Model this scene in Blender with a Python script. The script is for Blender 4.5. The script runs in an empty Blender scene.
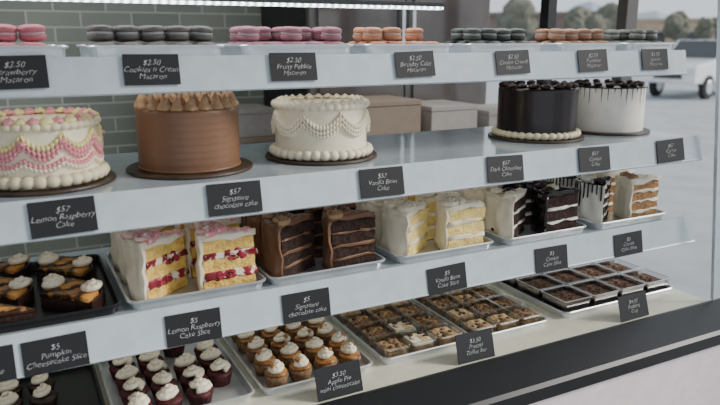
import bpy, bmesh, math, random
from mathutils import Vector, Matrix, noise
random.seed(7)
R_=random.random
def U(a,b): return random.uniform(a,b)
C=bpy.context.scene.collection
# ---------------------------------------------------------------- materials
def mat(name,col,rough=.5,metal=0.,col2=None,nscale=30.,bump=0.,bscale=60.,coat=0.,emit=None,es=0.,spec=.5,sss=0.,lo=.4,hi=.6):
    m=bpy.data.materials.new(name); m.use_nodes=True
    nt=m.node_tree; b=nt.nodes['Principled BSDF']
    b.inputs['Base Color'].default_value=(*col,1)
    b.inputs['Roughness'].default_value=rough
    b.inputs['Metallic'].default_value=metal
    b.inputs['Coat Weight'].default_value=coat
    b.inputs['Specular IOR Level'].default_value=spec
    if emit: 
        b.inputs['Emission Color'].default_value=(*emit,1); b.inputs['Emission Strength'].default_value=es
    tc=nt.nodes.new('ShaderNodeTexCoord')
    n=nt.nodes.new('ShaderNodeTexNoise'); n.inputs['Scale'].default_value=nscale; n.inputs['Detail'].default_value=4
    nt.links.new(tc.outputs['Object'],n.inputs['Vector'])
    r=nt.nodes.new('ShaderNodeValToRGB')
    r.color_ramp.elements[0].position=lo; r.color_ramp.elements[1].position=hi
    c2=col2 if col2 else tuple(c*.93 for c in col)
    r.color_ramp.elements[0].color=(*col,1); r.color_ramp.elements[1].color=(*c2,1)
    nt.links.new(n.outputs['Fac'],r.inputs['Fac']); nt.links.new(r.outputs['Color'],b.inputs['Base Color'])
    if bump>0:
        n2=nt.nodes.new('ShaderNodeTexNoise'); n2.inputs['Scale'].default_value=bscale; n2.inputs['Detail'].default_value=3
        nt.links.new(tc.outputs['Object'],n2.inputs['Vector'])
        bp=nt.nodes.new('ShaderNodeBump'); bp.inputs['Strength'].default_value=bump; bp.inputs['Distance'].default_value=.004
        nt.links.new(n2.outputs['Fac'],bp.inputs['Height']); nt.links.new(bp.outputs['Normal'],b.inputs['Normal'])
    return m
def glassmat(name,tint,base,k,pw,rough=.02):
    m=bpy.data.materials.new(name); m.use_nodes=True; nt=m.node_tree
    for n in list(nt.nodes): nt.nodes.remove(n)
    o=nt.nodes.new('ShaderNodeOutputMaterial'); mx=nt.nodes.new('ShaderNodeMixShader')
    t=nt.nodes.new('ShaderNodeBsdfTransparent'); t.inputs[0].default_value=(*tint,1)
    g=nt.nodes.new('ShaderNodeBsdfGlossy'); g.inputs['Roughness'].default_value=rough
    lw=nt.nodes.new('ShaderNodeLayerWeight'); lw.inputs['Blend'].default_value=.5
    p=nt.nodes.new('ShaderNodeMath'); p.operation='POWER'; p.inputs[1].default_value=pw
    a=nt.nodes.new('ShaderNodeMath'); a.operation='MULTIPLY_ADD'; a.inputs[1].default_value=k; a.inputs[2].default_value=base
    nt.links.new(lw.outputs['Facing'],p.inputs[0]); nt.links.new(p.outputs[0],a.inputs[0]); nt.links.new(a.outputs[0],mx.inputs[0])
    nt.links.new(t.outputs[0],mx.inputs[1]); nt.links.new(g.outputs[0],mx.inputs[2]); nt.links.new(mx.outputs[0],o.inputs[0])
    return m
M={}
M['rail']=mat('rail_white',(.62,.70,.76),.25)
M['shelf']=mat('shelf_grey',(.40,.47,.52),.09,spec=1.)
M['deck']=mat('deck_cream',(.78,.76,.62),.35)
M['body']=mat('case_body',(.96,.83,.86),.5)
M['black']=mat('black_metal',(.014,.015,.017),.42)
M['dark']=mat('dark_metal',(.04,.045,.05),.4)
M['plastic']=glassmat('clear_plastic',(.96,.97,.97),.08,.8,2.2,.10)
M['alu']=mat('aluminium',(.74,.77,.79),.30,metal=.65,col2=(.64,.67,.69),nscale=12)
M['blktray']=mat('black_tray',(.02,.02,.022),.3)
M['card']=mat('black_card',(.010,.011,.014),.55)
M['ink']=mat('white_chalk',(.62,.63,.63),.7)
M['board']=mat('brown_board',(.07,.045,.03),.45,col2=(.04,.025,.018),nscale=20)
M['white']=mat('white_frosting',(.90,.86,.77),.42,bump=.25,bscale=35)
M['vanil']=mat('vanilla_frosting',(.93,.85,.66),.42,bump=.25,bscale=35)
M['cream']=mat('cream_frosting',(.94,.86,.67),.45,bump=.25,bscale=50)
M['ivory']=mat('ivory_frosting',(.86,.78,.54),.45,bump=.2)
M['pink']=mat('pink_frosting',(.84,.36,.39),.5,bump=.2)
M['pinkc']=mat('pink_and_cream_frosting',(.92,.76,.62),.5,col2=(.84,.30,.36),nscale=38,lo=.38,hi=.54,bump=.2)
M['yellow']=mat('yellow_frosting',(.90,.81,.38),.5,bump=.2)
M['choc']=mat('milk_chocolate_frosting',(.205,.103,.056),.42,bump=.2,bscale=25)
M['choclt']=mat('mocha_frosting',(.46,.28,.15),.5,bump=.2)
M['darkch']=mat('dark_chocolate',(.014,.007,.007),.22,bump=.15,bscale=30)
M['darkfr']=mat('dark_chocolate_frosting',(.035,.016,.013),.4,bump=.3)
M['gan']=mat('ganache',(.008,.007,.010),.18)
M['sp_y']=mat('yellow_sponge',(.88,.62,.18),.85,col2=(.72,.44,.10),nscale=90,bump=1.,bscale=140)
M['sp_v']=mat('vanilla_sponge',(.92,.74,.30),.85,col2=(.84,.62,.20),nscale=90,bump=1.,bscale=140)
M['sp_d']=mat('dark_sponge',(.045,.018,.011),.9,col2=(.018,.008,.006),nscale=90,bump=1.,bscale=130)
M['sp_t']=mat('caramel_sponge',(.42,.24,.11),.9,col2=(.3,.15,.06),nscale=90,bump=1.,bscale=140)
M['rasp']=mat('raspberry_filling',(.16,.004,.012),.25,col2=(.36,.02,.05),nscale=70,bump=.6,bscale=90)
M['raspc']=mat('raspberry_cream_filling',(.92,.80,.64),.4,col2=(.26,.008,.025),nscale=46,bump=.5,bscale=90,lo=.47,hi=.52)
M['gold']=mat('pumpkin_filling',(.55,.26,.06),.25,col2=(.05,.022,.012),nscale=30,bump=.3,lo=.44,hi=.54)
M['velvet']=mat('red_velvet',(.10,.008,.012),.6,col2=(.03,.004,.005),nscale=80,bump=.6,bscale=120)
M['crust']=mat('graham_crust',(.30,.18,.09),.85,col2=(.16,.08,.04),nscale=120,bump=.7,bscale=160)
M['caramel']=mat('caramel',(.40,.19,.06),.25,col2=(.20,.08,.02),nscale=40)
M['bar']=mat('oat_bar',(.52,.35,.17),.85,col2=(.26,.14,.06),nscale=70,bump=.9,bscale=110)
M['chips']=mat('chocolate_chips',(.06,.03,.02),.4)
M['toffee']=mat('toffee_bits',(.80,.61,.36),.5,col2=(.55,.34,.16),nscale=50)
M['pud']=mat('dark_pudding',(.05,.025,.02),.35,col2=(.025,.012,.012),nscale=40)
M['pudt']=mat('brown_crumble',(.22,.13,.085),.85,col2=(.06,.03,.02),nscale=90,bump=.8,bscale=120)
M['wood']=mat('stained_wood',(.26,.12,.05),.5,col2=(.14,.06,.025),nscale=8)
M['woodd']=mat('dark_wood',(.085,.05,.037),.5,col2=(.055,.033,.024),nscale=8)
M['asph']=mat('asphalt',(.38,.41,.44),.85,col2=(.32,.35,.38),nscale=2)
M['floor']=mat('floor_concrete',(.20,.195,.19),.6,col2=(.16,.16,.16),nscale=3)
M['plaster']=mat('plaster',(.80,.84,.86),.6)
M['ceil']=mat('ceiling_paint',(.4,.4,.4),.9)
M['cardb']=mat('cardboard',(.26,.205,.16),.8)
M['paleb']=mat('pale_box_card',(.36,.34,.32),.8)
M['redb']=mat('red_box',(.20,.06,.05),.6)
M['truck']=mat('white_car_paint',(.85,.87,.88),.3,coat=.5)
M['tyre']=mat('tyre_rubber',(.03,.03,.03),.8)
M['tint']=mat('tinted_glass',(.05,.06,.07),.1)
M['cooler_glass']=mat('dark_cooler_glass',(.11,.095,.09),.10,col2=(.07,.06,.058),nscale=3,spec=.9)
M['cooler_frame']=mat('grey_cooler_frame',(.12,.115,.11),.35)
M['tan']=mat('tan_stucco',(.52,.41,.31),.9,col2=(.44,.34,.25),nscale=1)
M['brick']=mat('brown_facade',(.22,.17,.15),.9,col2=(.17,.13,.12),nscale=1)
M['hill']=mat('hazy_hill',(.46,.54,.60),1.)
M['leaf']=mat('tree_foliage',(.12,.135,.11),.9,col2=(.17,.16,.12),nscale=3,bump=.5,bscale=5)
def ledmat():
    m=bpy.data.materials.new('dotted_led'); m.use_nodes=True; nt=m.node_tree; b=nt.nodes['Principled BSDF']
    b.inputs['Emission Color'].default_value=(.85,.95,1,1)
    tc=nt.nodes.new('ShaderNodeTexCoord'); wv=nt.nodes.new('ShaderNodeTexWave'); wv.bands_direction='X'; wv.inputs['Scale'].default_value=14
    nt.links.new(tc.outputs['Object'],wv.inputs['Vector'])
    ma=nt.nodes.new('ShaderNodeMath'); ma.operation='MULTIPLY_ADD'; ma.inputs[1].default_value=6; ma.inputs[2].default_value=1.2
    nt.links.new(wv.outputs['Fac'],ma.inputs[0]); nt.links.new(ma.outputs[0],b.inputs['Emission Strength']); return m
M['led']=ledmat()
def tilemat():
    m=bpy.data.materials.new('green_wall_tile'); m.use_nodes=True; nt=m.node_tree; b=nt.nodes['Principled BSDF']
    tc=nt.nodes.new('ShaderNodeTexCoord'); mp=nt.nodes.new('ShaderNodeMapping'); mp.inputs['Rotation'].default_value=(math.radians(90),0,0)
    br=nt.nodes.new('ShaderNodeTexBrick'); br.inputs['Scale'].default_value=1.
    br.inputs['Brick Width'].default_value=.21; br.inputs['Row Height'].default_value=.065; br.inputs['Mortar Size'].default_value=.004
    br.inputs['Color1'].default_value=(.25,.29,.25,1); br.inputs['Color2'].default_value=(.31,.35,.30,1); br.inputs['Mortar'].default_value=(.54,.57,.53,1)
    nt.links.new(tc.outputs['Object'],mp.inputs[0]); nt.links.new(mp.outputs[0],br.inputs['Vector'])
    nt.links.new(br.outputs['Color'],b.inputs['Base Color']); b.inputs['Roughness'].default_value=.25
    bp=nt.nodes.new('ShaderNodeBump'); bp.inputs['Strength'].default_value=.4; bp.invert=True; bp.inputs['Distance'].default_value=.003
    nt.links.new(br.outputs['Fac'],bp.inputs['Height']); nt.links.new(bp.outputs['Normal'],b.inputs['Normal'])
    return m
M['tile']=tilemat()
# ---------------------------------------------------------------- helpers
def fin(bm,name,m,parent=None,loc=(0,0,0),rot=(0,0,0),smooth=False,bevel=0,label=None):
    bmesh.ops.recalc_face_normals(bm,faces=bm.faces[:])
    me=bpy.data.meshes.new(name); bm.to_mesh(me); bm.free()
    if smooth:
        for p in me.polygons: p.use_smooth=True
    me.materials.append(M[m] if isinstance(m,str) else m)
    o=bpy.data.objects.new(name,me); C.objects.link(o)
    o.location=loc; o.rotation_euler=rot
    if parent: o.parent=parent
    if bevel:
        md=o.modifiers.new('bevel','BEVEL'); md.width=bevel; md.segments=2; md.limit_method='ANGLE'
    if label: o['label']=label
    return o
def tag(o,label,cat,group=None,kind=None):
    o['label']=label; o['category']=cat
    if group: o['group']=group
    if kind: o['kind']=kind
    return o
def empty(name,label,cat,loc=(0,0,0),rot=(0,0,0),group=None):
    o=bpy.data.objects.new(name,None); o.empty_display_size=.02; C.objects.link(o)
    o.location=loc; o.rotation_euler=rot
    return tag(o,label,cat,group)
def clone(root,loc,rot=(0,0,0),label=None):
    n=root.copy(); C.objects.link(n); n.location=loc; n.rotation_euler=rot
    if label: n['label']=label
    def rec(a,b):
        for ch in [x for x in a.children]:
            k=ch.copy(); C.objects.link(k); k.parent=b; k.matrix_parent_inverse=ch.matrix_parent_inverse.copy(); rec(ch,k)
    rec(root,n); return n
def box(bm,x0,x1,y0,y1,z0,z1):
    v=[bm.verts.new(p) for p in ((x0,y0,z0),(x1,y0,z0),(x1,y1,z0),(x0,y1,z0),(x0,y0,z1),(x1,y0,z1),(x1,y1,z1),(x0,y1,z1))]
    for f in ((0,3,2,1),(4,5,6,7),(0,1,5,4),(1,2,6,5),(2,3,7,6),(3,0,4,7)): bm.faces.new([v[i] for i in f])
def boxo(name,m,x0,x1,y0,y1,z0,z1,parent=None,bevel=0,label=None):
    bm=bmesh.new(); box(bm,x0,x1,y0,y1,z0,z1); return fin(bm,name,m,parent,bevel=bevel,label=label)
def struct(o): o['kind']='structure'; return o
def extr(bm,prof,x0,x1):
    a=[bm.verts.new((x0,y,z)) for y,z in prof]; b=[bm.verts.new((x1,y,z)) for y,z in prof]
    n=len(prof)
    for i in range(n): bm.faces.new((a[i],a[(i+1)%n],b[(i+1)%n],b[i]))
    bm.faces.new(a[::-1]); bm.faces.new(b)
def lathe(bm,prof,seg=32,mod=None,c=(0,0,0)):
    prev=None
    for i,(r,z) in enumerate(prof):
        t=i/(len(prof)-1)
        if r<1e-6: cur=[bm.verts.new((c[0],c[1],c[2]+z))]
        else:
            cur=[]
            for k in range(seg):
                th=2*math.pi*k/seg; rr=r*(mod(th,t) if mod else 1)
                cur.append(bm.verts.new((c[0]+rr*math.cos(th),c[1]+rr*math.sin(th),c[2]+z)))
        if prev:
            if len(prev)==1 and len(cur)==1: pass
            elif len(prev)==1:
                for k in range(seg): bm.faces.new((prev[0],cur[(k+1)%seg],cur[k]))
            elif len(cur)==1:
                for k in range(seg): bm.faces.new((prev[k],prev[(k+1)%seg],cur[0]))
            else:
                for k in range(seg): bm.faces.new((prev[k],prev[(k+1)%seg],cur[(k+1)%seg],cur[k]))
        prev=cur
def dollop(bm,R,h,c=(0,0,0),k=6,tw=2.5,seg=24,lay=3,amp=.13,n=15):
    pr=[(0,0)]
    for i in range(n):
        t=i/n; env=(1-t)**.75
        pr.append((R*env*(.88+.2*abs(math.sin(math.pi*(t*lay+.15)))),h*t))
    pr.append((0,h*1.02)); ph=U(0,6)
    lathe(bm,pr,seg,lambda th,t:1+amp*math.cos(k*th+tw*t*3+ph),c)
def rosette(bm,R,h,c,turns=2.6,n=56,m=7):
    # spiralled rope of cream rising to a soft point
    rings=[]
    a0=U(0,6); 
    for i in range(n+1):
        t=i/n; a=a0+turns*2*math.pi*t; rad=R*.66*(1-t)**.95; r=R*.37*(1-.55*t)*(1 if i<n-2 else .35)*(1+.12*math.cos(i*2.2)); z=r*.75+h*.86*t**1.15
        ca,sa=math.cos(a),math.sin(a)
        rings.append([bm.verts.new((c[0]+(rad+r*math.cos(2*math.pi*j/m))*ca,c[1]+(rad+r*math.cos(2*math.pi*j/m))*sa,c[2]+z+r*.85*math.sin(2*math.pi*j/m))) for j in range(m)])
    for i in range(n):
        for j in range(m): bm.faces.new((rings[i][j],rings[i][(j+1)%m],rings[i+1][(j+1)%m],rings[i+1][j]))
    bm.faces.new(rings[0]); bm.faces.new(rings[-1][::-1])
def ringtube(bm,R,z,r,n=160,m=8,rf=None,zf=None,Rf=None):
    rings=[]
    for i in range(n):
        th=2*math.pi*i/n; rr=r*(rf(th) if rf else 1); zz=z+(zf(th) if zf else 0); RR=R+(Rf(th) if Rf else 0)
        ring=[]
        for j in range(m):
            a=2*math.pi*j/m; q=RR+rr*math.cos(a)
            ring.append(bm.verts.new((q*math.cos(th),q*math.sin(th),zz+rr*math.sin(a))))
        rings.append(ring)
    for i in range(n):
        A=rings[i];B=rings[(i+1)%n]
        for j in range(m): bm.faces.new((A[j],A[(j+1)%m],B[(j+1)%m],B[j]))
def shell(k,a=.45): return lambda th:1-a*(1-(abs(math.cos(k*th/2)))**.6)
def rrect(w,d,r,n=4):
    pts=[]
    for cx,cy,a0 in ((w/2-r,d/2-r,0),(-w/2+r,d/2-r,90),(-w/2+r,-d/2+r,180),(w/2-r,-d/2+r,270)):
        for i in range(n+1):
            a=math.radians(a0+90*i/n); pts.append((cx+r*math.cos(a),cy+r*math.sin(a)))
    return pts
def loft(bm,levels,r=.015,cap0=True,cap1=True,c=(0,0,0)):
    prev=None;first=None
    for w,d,z in levels:
        cur=[bm.verts.new((c[0]+x,c[1]+y,c[2]+z)) for x,y in rrect(w,d,min(r,w/2.01,d/2.01))]
        if prev:
            for i in range(len(cur)):
                j=(i+1)%len(cur); bm.faces.new((prev[i],prev[j],cur[j],cur[i]))
        else: first=cur
        prev=cur
    if cap0: bm.faces.new(first[::-1])
    if cap1: bm.faces.new(prev)
def tray(w,d,h,loc,label,group,m='alu'):
    bm=bmesh.new(); s=.006
    loft(bm,[(w-2*s,d-2*s,0),(w-.009,d-.009,h-.003),(w,d,h-.004),(w+.002,d+.002,h-.001),(w-.002,d-.002,h+.001),(w-.008,d-.008,h+.0005),(w-.010,d-.010,h-.003),(w-2*s-.002,d-2*s-.002,.0014)],r=.018)
    o=fin(bm,'sheet_tray',m,loc=loc,smooth=False); return tag(o,label,'tray',group)
def text(body,size,parent,loc,rot,align='CENTER',shear=.3):
    cu=bpy.data.curves.new('t','FONT'); cu.body=body; cu.size=size; cu.align_x='CENTER'; cu.align_y='CENTER'; cu.shear=shear; cu.space_line=.9
    cu.resolution_u=3; cu.offset=-.00024
    to=bpy.data.objects.new('t',cu); C.objects.link(to)
    dg=bpy.context.evaluated_depsgraph_get(); dg.update()
    me=bpy.data.meshes.new_from_object(to.evaluated_get(dg)); bpy.data.objects.remove(to)
    ph=U(0,6)
    for v in me.vertices:
        x,y=v.co.x,v.co.y
        v.co.y+=.0008*math.sin(x*260+ph)+.0003*math.sin(x*610+y*300); v.co.x+=.0004*math.sin(y*400+ph)
    me.materials.clear(); me.materials.append(M['ink'])
    o=bpy.data.objects.new('lettering',me); C.objects.link(o); o.parent=parent; o.location=loc; o.rotation_euler=rot
    return o
# ---------------------------------------------------------------- room
Z0=1.45
struct(boxo('floor','floor',-3,2.2,-2.6,3.2,-.05,0))
struct(boxo('ceiling','ceil',-3,2.3,-1.8,3.3,2.9,3.0))
struct(boxo('wall_back','tile',-3,2.3,3.2,3.3,0,2.9))
struct(boxo('wall_left_light_block','ceil',-3.1,-3,-1.8,3.3,0,2.9))  # unseen wall, added so light comes mainly from behind and the right
bm=bmesh.new(); box(bm,2.2,2.3,-.6,3.2,0,.10); struct(fin(bm,'wall_right','plaster'))
for i,(a,b) in enumerate(((-.6,.75),(.80,1.98),(2.03,3.12))):
    bm=bmesh.new(); box(bm,2.22,2.28,a-.025,a,.1,2.9); box(bm,2.22,2.28,b,b+.025,.1,2.9); box(bm,2.22,2.28,a,b,.1,.15); box(bm,2.22,2.28,a,b,2.85,2.9)
    struct(fin(bm,'window_%d'%(i+1),'cooler_frame'))
struct(boxo('trim_1','wood',2.08,2.19,3.12,3.195,0,2.9))
# ---------------------------------------------------------------- display case
XL,XR=-.62,1.69
case=empty('display_case','white refrigerated bakery display case with three shelves and price rails','display case')
boxo('base_cabinet','body',XL,XR+.06,1.022,1.88,.02,.668,case,bevel=.006)
bm=bmesh.new(); extr(bm,[(1.012,.67),(1.012,.700),(1.020,.708),(1.118,.735),(1.127,.733),(1.127,.67)],XL,XR+.06); fin(bm,'front_ledge','black',case)
bm=bmesh.new(); extr(bm,[(1.1275,.67),(1.1275,.73),(1.80,.73),(1.80,.67)],XL,XR); fin(bm,'deck','deck',case)
boxo('canopy','rail',XL,XR+.02,1.19,1.88,1.622,1.66,case,bevel=.004)
bm=bmesh.new(); extr(bm,[(1.118,.7365),(1.212,1.621),(1.224,1.621),(1.127,.7365)],XR+.004,XR+.010); fin(bm,'end_post','rail',case,bevel=.001)
boxo('rear_rail','cooler_frame',XL,XR,1.80,1.85,1.595,1.62,case); boxo('rear_rail','dark',XL,XR,1.80,1.85,.735,.76,case)
for x in (-.6,1.665): boxo('rear_post','black',x-.018,x+.018,1.80,1.84,.761,1.594,case)
boxo('light_strip','led',XL+.05,1.20,1.765,1.79,1.533,1.541,case,bevel=.003)
boxo('light_housing','dark',XL+.05,1.20,1.76,1.799,1.541,1.552,case)
SH=[(1.276,1.418,.060,1.410),(1.200,1.193,.062,1.185),(1.192,.970,.070,.960)]
for Y,zt,h,zs in SH:
    bm=bmesh.new(); extr(bm,[(Y+.004,zs-.012),(Y+.004,zs),(1.66,zs),(1.66,zs-.012)],XL,XR-.012)
    s=fin(bm,'shelf','shelf',case)
    bm=bmesh.new(); extr(bm,[(Y,zt),(Y-.013,zt-h),(Y-.016,zt-h-.003),(Y-.013,zt-h-.006),(Y-.007,zt-h-.004),(Y+.004,zt-.001)],XL,XR-.022)
    fin(bm,'price_rail','rail',s)
    for x in (XL+.03,XR-.035):
        bm=bmesh.new(); extr(bm,[(1.64,zs-.0125),(1.64,zs-.05),(1.80,zs-.05),(1.80,zs-.0125)],x,x+.012); fin(bm,'shelf_bracket','dark',s)
# ---------------------------------------------------------------- price tags
def ptag(X,Y,z,tilt,lines,label,group,w=.103,h=.059):
    bm=bmesh.new(); box(bm,-w/2,w/2,-.0008,.0008,-h/2,h/2)
    o=fin(bm,'price_tag','card',loc=(X,Y,z),rot=(tilt,U(-.03,.03),0)); tag(o,label,'price tag',group)
    text(lines,.0138,o,(0,-.0012,0),(math.pi/2,0,0)); return o
T1=["$2.50\nStrawberry\nMacaron","$2.50\nCookies n Cream\nMacaron","$2.50\nFruity Pebble\nMacaron","$2.50\nBirthday Cake\nMacaron","$2.50\nCookie Crumb\nMacaron","$2.50\nPumpkin\nMacaron","$2.50\nLemon\nMacaron"]
for x,t in zip((.016,.236,.509,.791,1.06,1.315,1.54),T1):
    ptag(x,1.2665,1.395,-.21,t,'black card with white handwriting for '+t.split('\n')[1].lower()+' macarons','price tags on the top rail',w=.098,h=.055)
T2=["$57\nLemon Raspberry\nCake","$57\nSignature\nchocolate cake","$57\nVanilla Bean\nCake","$57\nDark Chocolate\nCake","$57\nCookie\nCake","$57\nCarrot\nCake"]
for x,t in zip((.061,.355,.668,.99,1.267,1.541),T2):
    ptag(x,1.1895,1.161,-.21,t,'black card with white handwriting under a whole '+t.split('\n')[1].lower()+' cake','price tags on the middle rail')
T3=["$5\nPumpkin\nCheesecake","$5\nPumpkin\nCheesecake Slice","$5\nLemon Raspberry\nCake Slice","$5\nSignature\nchocolate cake","$5\nVanilla Bean\nCake Slice","$5\nCookie\nCake Slice","$5\nCarrot\nCake Slice"]
for x,t in zip((-.088,.026,.263,.491,.833,1.141,1.406),T3):
    ptag(x,1.1815,.925,-.185,t,'black card with white handwriting for '+t.split('\n')[1].lower()+' slices','price tags on the lower rail')
for x,t in ((.545,"$3.50\nApple Pie\nmini cheesecake"),(.892,"$3.50\nPretzel\nToffee bar"),(1.406,"$4.50\nPudding\nCup")):
    ptag(x,1.146,.7305+.0325,-.30,t,'black card with white handwriting standing on the bottom deck','price tags on the bottom deck',h=.066)
# ---------------------------------------------------------------- whole cakes
def board(loc,r=.128):
    bm=bmesh.new(); lathe(bm,[(0,0),(r,0),(r+.001,.003),(r,.006),(0,.006)],64)
    o=fin(bm,'cake_board','board',loc=loc); return tag(o,'round dark brown cake board on the middle shelf','cake board','cake boards')
def cbody(root,R,h,m,ridge=0):
    pr=[(0,0),(R,0)]
    n=26
    for i in range(n+1): pr.append((R+ridge*math.sin(i*2.1),.001+(h-.006)*i/n))
    pr+=[(R-.002,h-.002),(R-.006,h),(0,h)]
    bm=bmesh.new(); lathe(bm,pr,96); return fin(bm,'frosted_body',m,root,smooth=True)
def droot(X,Y,label,br=.128):
    board((X,Y,1.1855),br); return empty('layer_cake',label,'cake',(X,Y,1.1917),group='whole cakes on the middle shelf')
def kisses(root,R,h,n,r,hh,m,name='piped_rosettes',lay=2,k=6,off=0,soft=False):
    bm=bmesh.new()
    for i in range(n):
        a=2*math.pi*(i+off)/n
        if soft: rosette(bm,r*U(.94,1.06),hh,(R*math.cos(a),R*math.sin(a),h-.001))
        else: dollop(bm,r,hh*U(.9,1.1),(R*math.cos(a),R*math.sin(a),h-.001),k=k,lay=lay,seg=18,n=10)
    return fin(bm,name,m,root,smooth=True)
# 1 raspberry lemon
c=droot(.045,1.385,'white round cake with pink swags and pink and yellow piped borders'); R=.102;H=.113
cbody(c,R,H,'cream')
fr=lambda th:.5+.65*abs(math.sin(th*45))
for (z,d,mm,r) in ((.095,.024,'yellow',.0052),(.086,.025,'pink',.0060),(.078,.025,'pink',.0050),(.052,.013,'pink',.0042),(.045,.012,'cream',.0045)):
    bm=bmesh.new(); ringtube(bm,R+.003,z,r,n=720,rf=fr,zf=lambda th:-d*abs(math.sin(th*5))**.85+.0014*math.sin(th*90)); fin(bm,'piped_swag',mm,c,smooth=True)
for i in range(10):
    bm=bmesh.new()
    a=2*math.pi*i/10; rosette(bm,.012,.008,((R+.004)*math.cos(a),(R+.004)*math.sin(a),.078))
    fin(bm,'swag_rosette','pink',c,smooth=True)
bm=bmesh.new(); ringtube(bm,R+.005,.013,.0125,n=420,rf=shell(34)); fin(bm,'base_border','ivory',c,smooth=True)
bm=bmesh.new(); ringtube(bm,R+.001,H-.005,.008,n=420,rf=shell(42)); fin(bm,'top_border','ivory',c,smooth=True)
kisses(c,R-.007,H,15,.0145,.013,'pink',soft=True); kisses(c,R-.007,H,15,.0145,.013,'yellow',off=.5,soft=True)
# 2 chocolate
c=droot(.326,1.40,'tall smooth milk chocolate cake ringed with pointed piped kisses'); R=.103;H=.124
cbody(c,R,H,'choc',ridge=.0004)
kisses(c,R-.012,H,22,.0135,.028,'choclt',lay=2,k=5); kisses(c,R-.037,H,16,.0135,.028,'choclt',lay=2,k=5); kisses(c,R-.063,H,9,.0135,.028,'choclt',lay=2,k=5)
bm=bmesh.new(); ringtube(bm,R-.001,.003,.003,n=120); fin(bm,'base_border','choc',c,smooth=True)
# 3 vanilla
c=droot(.63,1.41,'ivory white round cake with piped swags and shell borders'); R=.104;H=.118
cbody(c,R,H,'vanil')
for z,r,d in ((.102,.0064,.032),(.092,.0058,.032),(.080,.0048,.028)):
    bm=bmesh.new(); ringtube(bm,R+.003,z,r,n=720,rf=lambda th:.55+.55*abs(math.sin(th*48)),zf=lambda th:-d*abs(math.sin(th*4))**.8); fin(bm,'piped_swag','vanil',c,smooth=True)
bm=bmesh.new(); ringtube(bm,R+.005,.011,.0115,n=420,rf=shell(36)); fin(bm,'base_border','vanil',c,smooth=True)
bm=bmesh.new(); ringtube(bm,R,H-.003,.009,n=420,rf=shell(38)); fin(bm,'top_border','vanil',c,smooth=True)
kisses(c,R-.010,H,26,.0125,.012,'vanil',soft=True)
# 4 dark
c=droot(1.28,1.42,'dark chocolate cake with an ivory shell border at its base'); R=.106;H=.132
cbody(c,R,H,'darkch')
bm=bmesh.new(); ringtube(bm,R+.004,.009,.010,n=300,rf=shell(36)); fin(bm,'base_border','ivory',c,smooth=True)
kisses(c,R-.013,H,18,.0145,.012,'darkfr',soft=True)
# 5 white drip
c=droot(1.556,1.43,'white cake with black ganache drips and dark rosettes',.122); R=.102;H=.126
cbody(c,R,H,'white')
bm=bmesh.new(); n=800; nd=38; ln=[U(.012,.062) for _ in range(nd)]
A=[];B=[];D=[]
for i in range(n):
    th=2*math.pi*i/n; q=th/(2*math.pi)*nd; k=int(q); f=abs(q-k-.5)*2
    l=.004+ln[k]*max(0,1-(f/.12)**4) if f<.12 else .004
    A.append(bm.verts.new(((R-.008)*math.cos(th),(R-.008)*math.sin(th),H+.003)))
    B.append(bm.verts.new(((R+.0022)*math.cos(th),(R+.0022)*math.sin(th),H-.001)))
    D.append(bm.verts.new(((R+.0016)*math.cos(th),(R+.0016)*math.sin(th),H-l)))
for i in range(n):
    j=(i+1)%n; bm.faces.new((A[i],A[j],B[j],B[i])); bm.faces.new((B[i],B[j],D[j],D[i]))
bm.faces.new(A)
fin(bm,'ganache_drip','gan',c,smooth=False)
kisses(c,R-.014,H+.003,16,.0135,.009,'darkfr',soft=True)
# ---------------------------------------------------------------- macarons
def macaron(colr,name,label,group):
    m=mat('macaron_'+name,colr,.55,col2=tuple(x*.8 for x in colr),nscale=60)
    mf=mat('macaron_filling_'+name,tuple(min(1,x*.6+.25) for x in colr),.5)
    root=empty('macaron',label,'macaron',(0,0,0),group=group)
    r=.0225; q=1.16
    for s in (1,-1):
        bm=bmesh.new()
        pr=[(0,.0028*q),(r*.97,.0028*q),(r*1.02,.004*q),(r*.98,.0054*q),(r,.0064*q),(r*.95,.009*q),(r*.8,.0112*q),(r*.5,.0126*q),(0,.013*q)]
        lathe(bm,pr,28)
        o=fin(bm,'macaron_shell',m,root,smooth=True); o.location=(0,0,.013*q); 
        if s<0: o.rotation_euler=(math.pi,0,0)
    bm=bmesh.new(); lathe(bm,[(0,-.0033),(r*.9,-.0033),(r*.95,0),(r*.9,.0033),(0,.0033)],24); fin(bm,'filling',mf,root,loc=(0,0,.013*q),smooth=True)
    return root
mk=[((.55,.15,.18),'strawberry','pink macaron',(-.14,.105)),((.12,.11,.095),'chocolate','grey-brown macaron',(.135,.385)),((.38,.16,.20),'berry','mauve pink macaron',(.415,.665)),((.54,.24,.12),'orange','orange tan macaron',(.69,.92)),((.06,.075,.06),'dark','dark green macaron',(.96,1.19)),((.36,.18,.10),'pumpkin','brown orange macaron',(1.24,1.45)),((.10,.11,.09),'grey','dark grey macaron',(1.475,1.665))]
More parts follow.
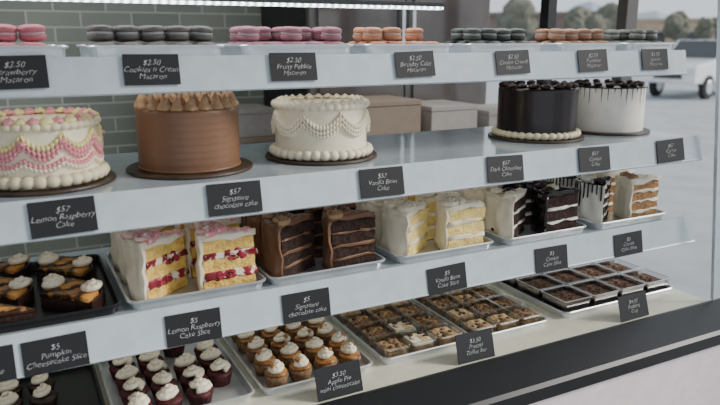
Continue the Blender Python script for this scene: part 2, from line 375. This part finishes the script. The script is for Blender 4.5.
for colr,nm,lb,(xa,xb) in mk:
    w=xb-xa; xc=(xa+xb)/2
    tray(w,.22,.026,(xc,1.41,1.4105),'shallow aluminium tray holding '+lb+'s on the top shelf','trays on the top shelf')
    base=None; grp=lb+'s on the top shelf'
    nx=int((w-.018)/.0460)
    for lay in range(2):
        cnt=nx
        for j in range(3 if lay==0 else 2):
            for i in range(cnt):
                if lay==1 and j==1 and random.random()<.15: continue
                if lay==1 and j==0 and random.random()<.08: continue
                x=xc+(i-(cnt-1)/2)*.0462; y=1.336+j*.05+lay*.022
                loc=(x+(U(-.0004,.0004)),y+U(-.0004,.0004)+(U(-.004,.004) if lay and j==0 else 0),1.4125+lay*.0310)
                rot=(U(-.04,.12)*lay,U(-.06,.06)*lay,U(-.3,.3))
                if base is None:
                    base=macaron(colr,nm,lb+' with pale filling piled in a tray',grp); base.location=loc; base.rotation_euler=rot
                else: clone(base,loc,rot)
# ---------------------------------------------------------------- slices
SA=math.radians(41)
AX,AY=.056,-.036
def rough(bm,amt,cuts=2,sc=60):
    bmesh.ops.subdivide_edges(bm,edges=bm.edges[:],cuts=cuts,use_grid_fill=True)
    o=Vector((U(0,50),U(0,50),U(0,50)))
    for v in bm.verts:
        d=noise.noise_vector(v.co*sc+o)*amt
        v.co+=d
def wslab(bm,R,z0,z1,r0=0,grow=0,n=8,jit=0,ax=AX,ay=AY):
    pts=[]; da=grow
    if r0<=0: pts.append((ax+da*.5,ay-da))
    for i in range(n+1):
        a=math.pi-SA*i/n; pts.append((ax+R*math.cos(a),ay+R*math.sin(a)+(-da if i==0 else da if i==n else 0)))
    if r0>0:
        for i in range(n,-1,-1):
            a=math.pi-SA*i/n; pts.append((ax+r0*math.cos(a),ay+r0*math.sin(a)+(-da if i==0 else da if i==n else 0)))
    A=[bm.verts.new((x+U(-jit,jit),y+U(-jit,jit),z0)) for x,y in pts]; B=[bm.verts.new((x+U(-jit,jit),y+U(-jit,jit),z1+U(-jit,jit))) for x,y in pts]
    m=len(pts)
    for i in range(m): bm.faces.new((A[i],A[(i+1)%m],B[(i+1)%m],B[i]))
    bm.faces.new(A[::-1]); bm.faces.new(B)
def blob(bm,c,r,sq=.8,sy=1,sx=1):
    mm=Matrix.Translation(c)@Matrix.Diagonal((r*U(.8,1.4)*sx,r*U(.8,1.2)*sy,r*sq*U(.8,1.2),1))
    bmesh.ops.create_icosphere(bm,subdivisions=1 if r<.005 else 2,radius=1,matrix=mm)
def cslice(label,group,sponge,fill,frost,tops,h=.108,nl=4,R=.108,blobs=None,topm=None,name='cake_slice',ft=.0055,rr_=.020,tt=.013,dab=None):
    root=empty(name,label,'cake slice',group=group)
    lh=(h-ft*(nl-1))/nl
    bm=bmesh.new()
    for i in range(nl): wslab(bm,R,i*(lh+ft)+.0003,i*(lh+ft)+lh)
    rough(bm,.0036,cuts=4,sc=55)
    for v in bm.verts: v.co.z=max(v.co.z,.0004)
    fin(bm,'sponge',sponge,root)
    bm=bmesh.new()
    for i in range(nl-1): wslab(bm,R,(i+1)*lh+i*ft,(i+1)*(lh+ft),grow=.001)
    rough(bm,.0065,cuts=4,sc=70); fin(bm,'cream_filling',fill,root,smooth=True)
    if blobs:
        for i in range(nl-1):
            bm=bmesh.new(); z=(i+1)*(lh+ft)-ft/2; x0=U(.02,.05)
            for q in range(7): blob(bm,(AX-x0-.0052*q,AY-.0008,z+U(-.007,.005)),U(.0045,.0090),sy=.30,sx=1.1)
            for q in range(3): blob(bm,(AX-x0-.003*q,AY+.004,z),.005)
            rough(bm,.0026,cuts=1,sc=140)
            fin(bm,'berry_layer',blobs,root,smooth=True)
    bm=bmesh.new(); wslab(bm,R+.007,0.0012,h+.006,r0=R+.0002,grow=.0012)
    wslab(bm,R+.0072,h+.0004,h+tt,grow=.0016)
    rough(bm,.0066,cuts=4,sc=50)
    for v in bm.verts: v.co.z=max(v.co.z,.0006)
    fin(bm,'frosting',frost,root,smooth=True)
    if topm:
        bm=bmesh.new(); wslab(bm,R+.0105,h+tt+.0005,h+tt+.003,grow=.0012)
        for i in range(7):
            a=math.pi-SA*(i+.5)/7; l=U(.02,.070); x=AX+(R+.0095)*math.cos(a); y=AY+(R+.0095)*math.sin(a)
            box(bm,x-.001,x+.001,y-.002,y+.002,h+tt+.001-l,h+tt+.0025)
        fin(bm,'ganache_drip',topm,root,bevel=.0008)
    zt=h+tt+(.003 if topm else -.002)
    for i,tm in enumerate(tops):
        a=math.pi-SA*(i+.5)/len(tops); bm=bmesh.new()
        rr=R-.012 if i!=1 or len(tops)<3 else R-.034
        rosette(bm,rr_*U(.9,1.05),rr_*U(.6,.8),(0,0,0))
        fin(bm,'piped_rosette',tm,root,loc=(AX+rr*math.cos(a),AY+rr*math.sin(a),zt-.001),smooth=True)
    bm=bmesh.new()
    for q in range(6): 
        l=.074-.0115*q; blob(bm,(AX-l*math.cos(SA/2),AY+l*math.sin(SA/2)+U(-.006,.006)*(l/.09),zt+.001),U(.0065,.0105),sq=.6)
    rough(bm,.003,cuts=1,sc=90)
    fin(bm,'frosting_dabs',dab or (frost if not topm else tops[0]),root,smooth=True)
    return root
LAY=[(-.006,.075,.60),(-.006,.168,.52),(-.008,.258,.50),(.120,.019,.05),(.121,.114,-.02),(.120,.207,.03)]
def fill_tray(X,mk1,mk2=None,w=.270,tlabel='',lrot=0.):
    tray(w,.34,.018,(X,1.39,.9605),tlabel,'trays on the lower shelf')
    s1=mk1(); s2=mk2() if mk2 else None; used=[False,False]
    for n_,(dx,dy,rz) in enumerate(LAY):
        src=s2 if (s2 and dx>0) else s1; k=1 if src is s2 else 0
        a=rz+(lrot if dx<0 else 0)+U(-.01,.01)
        px=X+dx; py=1.232+dy+(-.10*abs(lrot) if dx<0 and lrot<0 else 0)
        loc=(px-(AX*math.cos(a)-AY*math.sin(a)),py-(AX*math.sin(a)+AY*math.cos(a)),.9626); rot=(0,0,a)
        if not used[k]: src.location=loc; src.rotation_euler=rot; used[k]=True
        else: clone(src,loc,rot)
fill_tray(.290,lambda:cslice('tall lemon raspberry slice, yellow sponge with red berries and white frosting','raspberry slices on the lower shelf','sp_y','raspc','cream',['pinkc','pinkc','pinkc'],blobs='rasp',h=.104,nl=3,ft=.014,dab='pinkc',rr_=.025),tlabel='aluminium tray of lemon raspberry cake slices')
fill_tray(.566,lambda:cslice('tall chocolate slice with dark sponge and milk chocolate frosting','chocolate slices on the lower shelf','sp_d','choc','choc',['choclt','choc','choclt'],h=.108,tt=.011,rr_=.024),tlabel='aluminium tray of chocolate cake slices',lrot=-.1)
fill_tray(.864,lambda:cslice('tall vanilla slice of yellow sponge with white frosting','vanilla slices on the lower shelf','sp_v','cream','cream',['cream','cream','cream'],h=.097,nl=3,ft=.009,rr_=.024),tlabel='aluminium tray of vanilla cake slices')
fill_tray(1.165,lambda:cslice('tall dark chocolate slice with white cream layers','dark slices with cream on the lower shelf','sp_d','white','cream',['cream','darkfr','cream'],h=.098,nl=3,ft=.008),lambda:cslice('tall dark chocolate slice frosted in dark chocolate','dark slices with cream on the lower shelf','sp_d','white','darkch',['darkfr','cream','darkfr'],h=.098,nl=3,ft=.006),tlabel='aluminium tray of chocolate and cream slices')
fill_tray(1.467,lambda:cslice('white frosted slice with black ganache drip','drip slices on the lower shelf','sp_d','white','white',['darkfr','white'],h=.102,topm='gan',tt=.008),lambda:cslice('tall caramel brown slice with cream layers','caramel slices on the lower shelf','sp_t','cream','cream',['choclt','choclt'],h=.102,ft=.007),tlabel='aluminium tray of drip and caramel slices')
# pumpkin cheesecake slices
def cheesecake():
    root=empty('cheesecake_slice','pumpkin cheesecake slice with dark crust and whipped cream','cheesecake',group='cheesecake slices on the lower shelf')
    bm=bmesh.new(); wslab(bm,.104,0,.010); wslab(bm,.110,0,.024,r0=.1042); fin(bm,'chocolate_crust','darkfr',root,bevel=.001)
    bm=bmesh.new(); wslab(bm,.104,.0102,.022); fin(bm,'chocolate_filling','sp_d',root,bevel=.002)
    bm=bmesh.new(); wslab(bm,.104,.0224,.030); rough(bm,.003,cuts=3); fin(bm,'pumpkin_topping','gold',root,smooth=True)
    bm=bmesh.new(); rosette(bm,.0245,.022,(0,0,0),turns=2.1); fin(bm,'whipped_cream','cream',root,loc=(-.034,-.006,.0290),smooth=True)
    return root
tray(.27,.34,.018,(.010,1.39,.9605),'black tray of pumpkin cheesecake slices','trays on the lower shelf',m='blktray')
s=cheesecake(); first=True
for c_ in range(2):
    for r in range(4):
        loc=(-.051+c_*.122+(.002 if r%2 else -.002),1.273+r*.0785,.9626); rot=(0,0,(math.pi if (r+c_)%2 else 0)+U(-.04,.04))
        if first: s.location=loc; s.rotation_euler=rot; first=False
        else: clone(s,loc,rot)
# ---------------------------------------------------------------- bottom deck
DZ=.7305
def dtray(x0,x1,y0,y1,label,m='alu'): tray(x1-x0,y1-y0,.018,((x0+x1)/2,(y0+y1)/2,DZ),label,'trays on the bottom deck',m=m)
def cup(label,group,basem,topm,creamm,nib=None,sc=1.,sr=.0190):
    root=empty('mini_cupcake',label,'cupcake',group=group); root.scale=(sc,sc,sc)
    bm=bmesh.new(); lathe(bm,[(0,0),(.018,0),(.0215,.016),(.0235,.021),(.021,.025),(0,.027)],40,lambda th,t:1+.03*math.cos(20*th)); fin(bm,'cake_base',basem,root,smooth=True)
    if topm:
        bm=bmesh.new(); lathe(bm,[(0,.0265),(.020,.0265),(.0225,.0275),(.020,.031),(0,.0315)],28,lambda th,t:1+.04*math.sin(3*th)); fin(bm,'caramel_top',topm,root,smooth=True); z=.0305
    else: z=.0245
    bm=bmesh.new(); rosette(bm,sr,.023,(0,0,0),turns=2.4); fin(bm,'cream_swirl',creamm,root,loc=(0,0,z),smooth=True).scale=(1.12,.9,1)
    if nib:
        bm=bmesh.new(); box(bm,-.006,.006,-.0035,.0035,0,.007); fin(bm,'toffee_piece',nib,root,loc=(.005,-.008,z+.012),rot=(.4,.3,.5),bevel=.001)
    return root
def grid(src,x0,x1,y0,y1,nx,ny,j=.0015,skip=0.,stag=0.):
    f=True
    for a in range(nx):
        for b in range(ny):
            if not f and random.random()<skip: continue
            loc=(x0+(x1-x0)*(a+.5)/nx+U(-j,j)+(stag if b%2 else -stag),y0+(y1-y0)*(b+.5)/ny+U(-j,j),DZ+.002); rot=(0,0,U(0,6))
            if f: src.location=loc; src.rotation_euler=rot; f=False
            else: clone(src,loc,rot)
dtray(-.17,.105,1.20,1.53,'black tray of a few chocolate mini cupcakes',m='blktray')
grid(cup('dark chocolate mini cupcake with white cream swirl','chocolate cupcakes on the bottom deck','darkfr',None,'cream',sc=1.12),-.155,.09,1.212,1.518,4,5,skip=.65)
dtray(.115,.385,1.20,1.53,'aluminium tray of red velvet mini cupcakes')
grid(cup('dark red velvet mini cupcake with white cream swirl','red velvet cupcakes on the bottom deck','velvet',None,'cream',sc=1.16,sr=.0210),.130,.370,1.212,1.518,4,5,j=.002,skip=.08)
dtray(.40,.66,1.20,1.53,'aluminium tray of caramel mini cheesecakes')
grid(cup('golden mini cheesecake with caramel and whipped cream','mini cheesecakes on the bottom deck','crust','caramel','cream','caramel',sc=1.1,sr=.0195),.412,.648,1.212,1.518,4,5,j=.0022)
def bar(topm,nch,label,bitm):
    root=empty('toffee_bar',label,'bar cookie',group='toffee bars on the bottom deck'); root.scale=(.93,.93,1)
    bm=bmesh.new(); loft(bm,[(.056,.056,0),(.060,.060,.003),(.060,.060,.014),(.058,.058,.016)],r=.006); fin(bm,'oat_base','bar',root)
    bm=bmesh.new(); loft(bm,[(.058,.058,.0162),(.060,.060,.018),(.060,.060,.021),(.056,.056,.023)],r=.006); rough(bm,.0025,cuts=2); fin(bm,'caramel_layer',topm,root)
    bm=bmesh.new()
    for i in range(14): blob(bm,(U(-.024,.024),U(-.024,.024),.023),U(.004,.010),sq=.5)
    fin(bm,'pretzel_bits',bitm,root)
    bm=bmesh.new()
    for i in range(nch): blob(bm,(U(-.024,.024),U(-.024,.024),.0255),U(.003,.0075),sq=.5)
    fin(bm,'chocolate_chips','chips',root); return root
def tub(w,h,label,group,m='plastic',name='plastic_tub',r=.01):
    bm=bmesh.new()
    loft(bm,[(w*.86,w*.86,0),(w*.95,w*.95,h),(w,w,h),(w,w,h+.0015),(w*.94,w*.94,h+.0015),(w*.85,w*.85,.001)],r=r)
    o=fin(bm,name,m); return tag(o,label,'container',group)
bars=[bar('toffee',5,'pale toffee bar with chocolate chunks','toffee'),bar('bar',6,'brown oat bar with toffee and chocolate bits','crust'),bar('cream',6,'cream topped bar with dark chocolate chunks','toffee'),bar('toffee',9,'pale bar thick with dark chocolate chunks','bar')]
t=tub(.072,.032,'clear square plastic tub around a toffee bar','clear tubs on the bottom deck',r=.006); f=True; bu=[0]*4
for xa,xb in ((.685,.925),(.935,1.175)):
    dtray(xa,xb,1.205,1.53,'aluminium tray of toffee bars in clear tubs')
    for i in range(3):
        for k in range(4):
            x=(xa+xb)/2+(i-1)*.0728; y=1.3675+(k-1.5)*.0765
            bi=random.choice((0,0,1,1,2,3)); rz=(0,0,random.choice((0,math.pi/2,math.pi))+U(-.06,.06)); loc=(x,y,DZ+.0034)
            if not bu[bi]: bars[bi].location=loc; bars[bi].rotation_euler=rz; bu[bi]=1
            else: clone(bars[bi],loc,rz)
            if f: t.location=(x,y,DZ+.0018); f=False
            else: clone(t,(x,y,DZ+.0018))
for i in range(4):
    if not bu[i]:
        for ch in list(bars[i].children): bpy.data.objects.remove(ch)
        bpy.data.objects.remove(bars[i])
dtray(1.235,1.66,1.215,1.54,'aluminium tray of pudding cups')
w=.099
t2=tub(w,.040,'clear square plastic cup of dark pudding with brown crumble','pudding cups on the bottom deck',m='plastic',name='pudding_cup',r=.005); t2['category']='dessert cup'
bm=bmesh.new(); loft(bm,[(w*.83,w*.83,.0015),(w*.90,w*.90,.028)],r=.005); fin(bm,'pudding','pud',t2)
bm=bmesh.new(); loft(bm,[(w*.90,w*.90,.0282),(w*.88,w*.88,.030)],r=.005)
for i in range(40): blob(bm,(U(-.036,.036),U(-.036,.036),.031),U(.003,.006))
fin(bm,'crumble_topping','pudt',t2)
bm=bmesh.new(); loft(bm,[(w*.985,w*.985,.0417),(w*.995,w*.995,.0430),(w*.955,w*.955,.0432),(w*.945,w*.945,.0417)],r=.006,cap0=False,cap1=False); fin(bm,'rim','alu',t2)
f=True
for i in range(4):
    for k in range(3):
        loc=(1.235+.058+i*.1030,1.215+.059+k*.1035,DZ+.0018)
        if f: t2.location=loc; f=False
        else: clone(t2,loc)
# ---------------------------------------------------------------- behind the case
cl=empty('glass_door_cooler','tall dark grey cooler with dark glass doors against the tiled wall','cooler')
boxo('cooler_body','black',1.12,2.05,2.66,3.19,.0,2.05,cl,bevel=.005)
for i in range(2):
    x0=1.125+i*.4625
    d=boxo('door_frame','cooler_frame',x0,x0+.457,2.625,2.658,.12,1.98,cl,bevel=.004)
    boxo('door_glass','cooler_glass',x0+.04,x0+.417,2.617,2.6245,.18,1.92,d)
    boxo('handle','alu',x0+(.425 if i==0 else .015),x0+(.44 if i==0 else .03),2.59,2.6245,1.35,1.6,d)
def wtable(x0,x1,y0,y1,z,label):
    wt=empty('work_table',label,'table')
    boxo('table_top','alu',x0,x1,y0,y1,z-.04,z,wt,bevel=.004)
    for x in (x0+.03,x1-.06):
        for y in (y0+.03,y1-.06): boxo('leg','alu',x,x+.03,y,y+.03,0,z-.0405,wt)
wtable(.35,1.09,2.70,3.15,.90,'stainless steel work table against the tiled wall')
wtable(1.12,2.06,2.15,2.52,.90,'stainless steel packing table in front of the cooler')
for i,(x,y,z,w_,d_,h_,m) in enumerate(((.50,2.8,.9005,.24,.28,.16,'cardb'),(.51,2.81,1.061,.22,.26,.14,'redb'),(.80,2.8,.9005,.25,.28,.13,'cardb'),(.81,2.81,1.031,.23,.26,.12,'paleb'),
    (1.16,2.2,.9005,.26,.27,.17,'paleb'),(1.17,2.21,1.071,.24,.25,.15,'cardb'),(1.45,2.2,.9005,.24,.27,.16,'paleb'),(1.46,2.21,1.061,.22,.25,.13,'paleb'),(1.73,2.2,.9005,.27,.27,.15,'cardb'),(1.74,2.21,1.051,.24,.25,.11,'paleb'))):
    bm=bmesh.new(); box(bm,x,x+w_,y,y+d_,z,z+h_-.02); o=fin(bm,'cake_box',m,bevel=.002)
    tag(o,'closed %s bakery box stacked on a steel table'%({'redb':'red','cardb':'brown','paleb':'pale'}[m]),'box','bakery boxes on the tables')
    bm=bmesh.new(); box(bm,x-.003,x+w_+.003,y-.003,y+d_+.003,z+h_-.0195,z+h_-.001); fin(bm,'lid',m,o,bevel=.002)
# ---------------------------------------------------------------- street
g=boxo('street_ground','asph',2.4,400,-100,400,-.25,-.15); tag(g,'pale grey asphalt parking lot outside the windows','ground')
def building(x,y,w,d,h,m,rot,label):
    b=empty('building',label,'building',(x,y,-.15),(0,0,rot))
    boxo('facade',m,-w/2,w/2,-d/2,d/2,0,h,b); boxo('roof_parapet',m,-w/2-.2,w/2+.2,-d/2-.2,d/2+.2,h,h+.35,b)
    n=int(w/4)
    for i in range(n):
        x0=-w/2+1+i*4; boxo('window','tint',x0,x0+2.4,-d/2-.06,-d/2+.02,.9,h*.65,b)
    boxo('door','dark',w/2-1.6,w/2-.6,-d/2-.08,-d/2+.02,0,2.2,b)
building(78,62,34,12,3.6,'tan',-.75,'long low tan commercial building with dark windows')
building(45,56,22,10,3.6,'brick',-.75,'long low brown brick building with dark windows')
building(95,88,30,12,4.2,'brick',-.75,'low brown building across the street')
def tree(x,y,h):
    t=empty('street_tree','dark leafy street tree','tree',(x,y,-.15),group='street trees')
    bm=bmesh.new(); lathe(bm,[(0,0),(.16,0),(.1,h*.5),(.05,h*.8),(0,h*.8)],10); fin(bm,'trunk','woodd',t)
    bm=bmesh.new()
    for i in range(14):
        a=U(0,6.3); r=U(0,h*.22); bmesh.ops.create_icosphere(bm,subdivisions=2,radius=h*U(.12,.2),matrix=Matrix.Translation((r*math.cos(a),r*math.sin(a),h*U(.5,.85))))
    for v in bm.verts: v.co+=Vector((U(-1,1),U(-1,1),U(-1,1)))*h*.03
    fin(bm,'foliage','leaf',t)
for x,y,h in ((21,25,3.4),(24,24,3.0),(30,28,3.6),(60,47,4.2),(66,48,4)): tree(x,y,h)
bm=bmesh.new()
pts=[]
for i in range(60):
    a=math.radians(10+70*i/59); d=350; hh=12+5*math.sin(i*.5)+3*math.sin(i*1.3+1)
    pts.append((d*math.cos(a),d*math.sin(a),hh))
lo=[bm.verts.new((x,y,-.5)) for x,y,z in pts]; hi=[bm.verts.new((x*1.05,y*1.05,z)) for x,y,z in pts]; bk=[bm.verts.new((x*1.1,y*1.1,-.5)) for x,y,z in pts]
for i in range(59):
    bm.faces.new((lo[i],lo[i+1],hi[i+1],hi[i])); bm.faces.new((hi[i],hi[i+1],bk[i+1],bk[i]))
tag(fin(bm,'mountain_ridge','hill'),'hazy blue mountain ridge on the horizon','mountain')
# pickup truck
tr=empty('pickup_truck','white pickup truck parked on the asphalt','truck',(17.9,12.9,-.15),(0,0,math.radians(190))); tr.scale=(.78,.78,.84)
bm=bmesh.new(); prof=[(-2.7,.5),(-2.7,1.15),(-.7,1.15),(-.6,1.2),(-.45,1.8),(.6,1.85),(1.3,1.22),(2.6,1.08),(2.75,.9),(2.75,.5)]
a=[bm.verts.new((x,-.95,z)) for x,z in prof]; b_=[bm.verts.new((x,.95,z)) for x,z in prof]; n=len(prof)
for i in range(n): bm.faces.new((a[i],a[(i+1)%n],b_[(i+1)%n],b_[i]))
bm.faces.new(a[::-1]); bm.faces.new(b_); fin(bm,'truck_body','truck',tr,bevel=.05)
for s in (-1,1):
    bm=bmesh.new(); vs=[bm.verts.new((x,s*.957,z)) for x,z in ((-.38,1.25),(-.32,1.72),(.52,1.76),(1.02,1.25))]; bm.faces.new(vs)
    r=bmesh.ops.extrude_face_region(bm,geom=bm.faces[:]); 
    for e in r['geom']:
        if isinstance(e,bmesh.types.BMVert): e.co.y+=s*.01
    fin(bm,'side_window','tint',tr)
    for x in (-1.75,1.8):
        bm=bmesh.new(); lathe(bm,[(0,-.12),(.3,-.12),(.38,-.09),(.38,.09),(.3,.12),(0,.12)],28); o=fin(bm,'wheel','tyre',tr,loc=(x,s*.9,.38),rot=(math.pi/2,0,0))
        bm=bmesh.new(); lathe(bm,[(0,-.135),(.2,-.135),(.22,-.121),(.22,.121),(.2,.135),(0,.135)],20); fin(bm,'hubcap','alu',o)
    boxo('headlight','alu',2.72,2.77,s*.72-.18,s*.72+.18,.8,.98,tr)
bm=bmesh.new(); vs=[bm.verts.new(p) for p in ((.68,-.8,1.80),(.68,.8,1.80),(1.27,.85,1.28),(1.27,-.85,1.28))]; bm.faces.new(vs)
r=bmesh.ops.extrude_face_region(bm,geom=bm.faces[:])
for e in r['geom']:
    if isinstance(e,bmesh.types.BMVert): e.co+=Vector((.02,0,.03))
fin(bm,'windshield','tint',tr)
boxo('grille','dark',2.74,2.78,-.5,.5,.65,.98,tr)
# ---------------------------------------------------------------- lights
w=bpy.data.worlds.new('w'); bpy.context.scene.world=w; w.use_nodes=True
bg=w.node_tree.nodes['Background']; bg.inputs[0].default_value=(.82,.88,.95,1); bg.inputs[1].default_value=1.1
def area(loc,rot,sx,sy,p,col):
    l=bpy.data.lights.new('a','AREA'); l.shape='RECTANGLE'; l.size=sx; l.size_y=sy; l.energy=p; l.color=col
    o=bpy.data.objects.new('case_and_room_light',l); C.objects.link(o); o.location=loc; o.rotation_euler=rot; return o
area((.53,1.42,1.615),(0,0,0),2.1,.10,5,(.98,.98,1))
area((.53,1.40,1.396),(0,0,0),2.1,.06,1.0,(1,.95,.88))
area((.53,1.40,1.171),(0,0,0),2.1,.06,.5,(1,.95,.88))
area((.53,1.40,.946),(0,0,0),2.1,.06,.6,(1,.94,.84))
area((0,2.4,2.85),(0,0,0),2.,.4,10,(1,.96,.90))  # unseen area light under the room ceiling behind the case
su=bpy.data.lights.new('sun','SUN'); su.energy=3.6; su.angle=.3; su.color=(1,.94,.86)
so=bpy.data.objects.new('sun',su); C.objects.link(so)
so.rotation_euler=Vector((.75,-.40,.50)).to_track_quat('Z','Y').to_euler()
# ---------------------------------------------------------------- camera
cam=bpy.data.cameras.new('cam'); co=bpy.data.objects.new('cam',cam); C.objects.link(co); bpy.context.scene.camera=co
cam.lens=36*675/720; cam.sensor_width=36; cam.clip_start=.01; cam.clip_end=2000
co.location=(0,0,Z0)
p=math.atan(164.5/675); co.rotation_euler=(math.pi/2-p,0,-math.radians(27.4))
cam.dof.use_dof=True; cam.dof.focus_distance=1.55; cam.dof.aperture_fstop=3.6
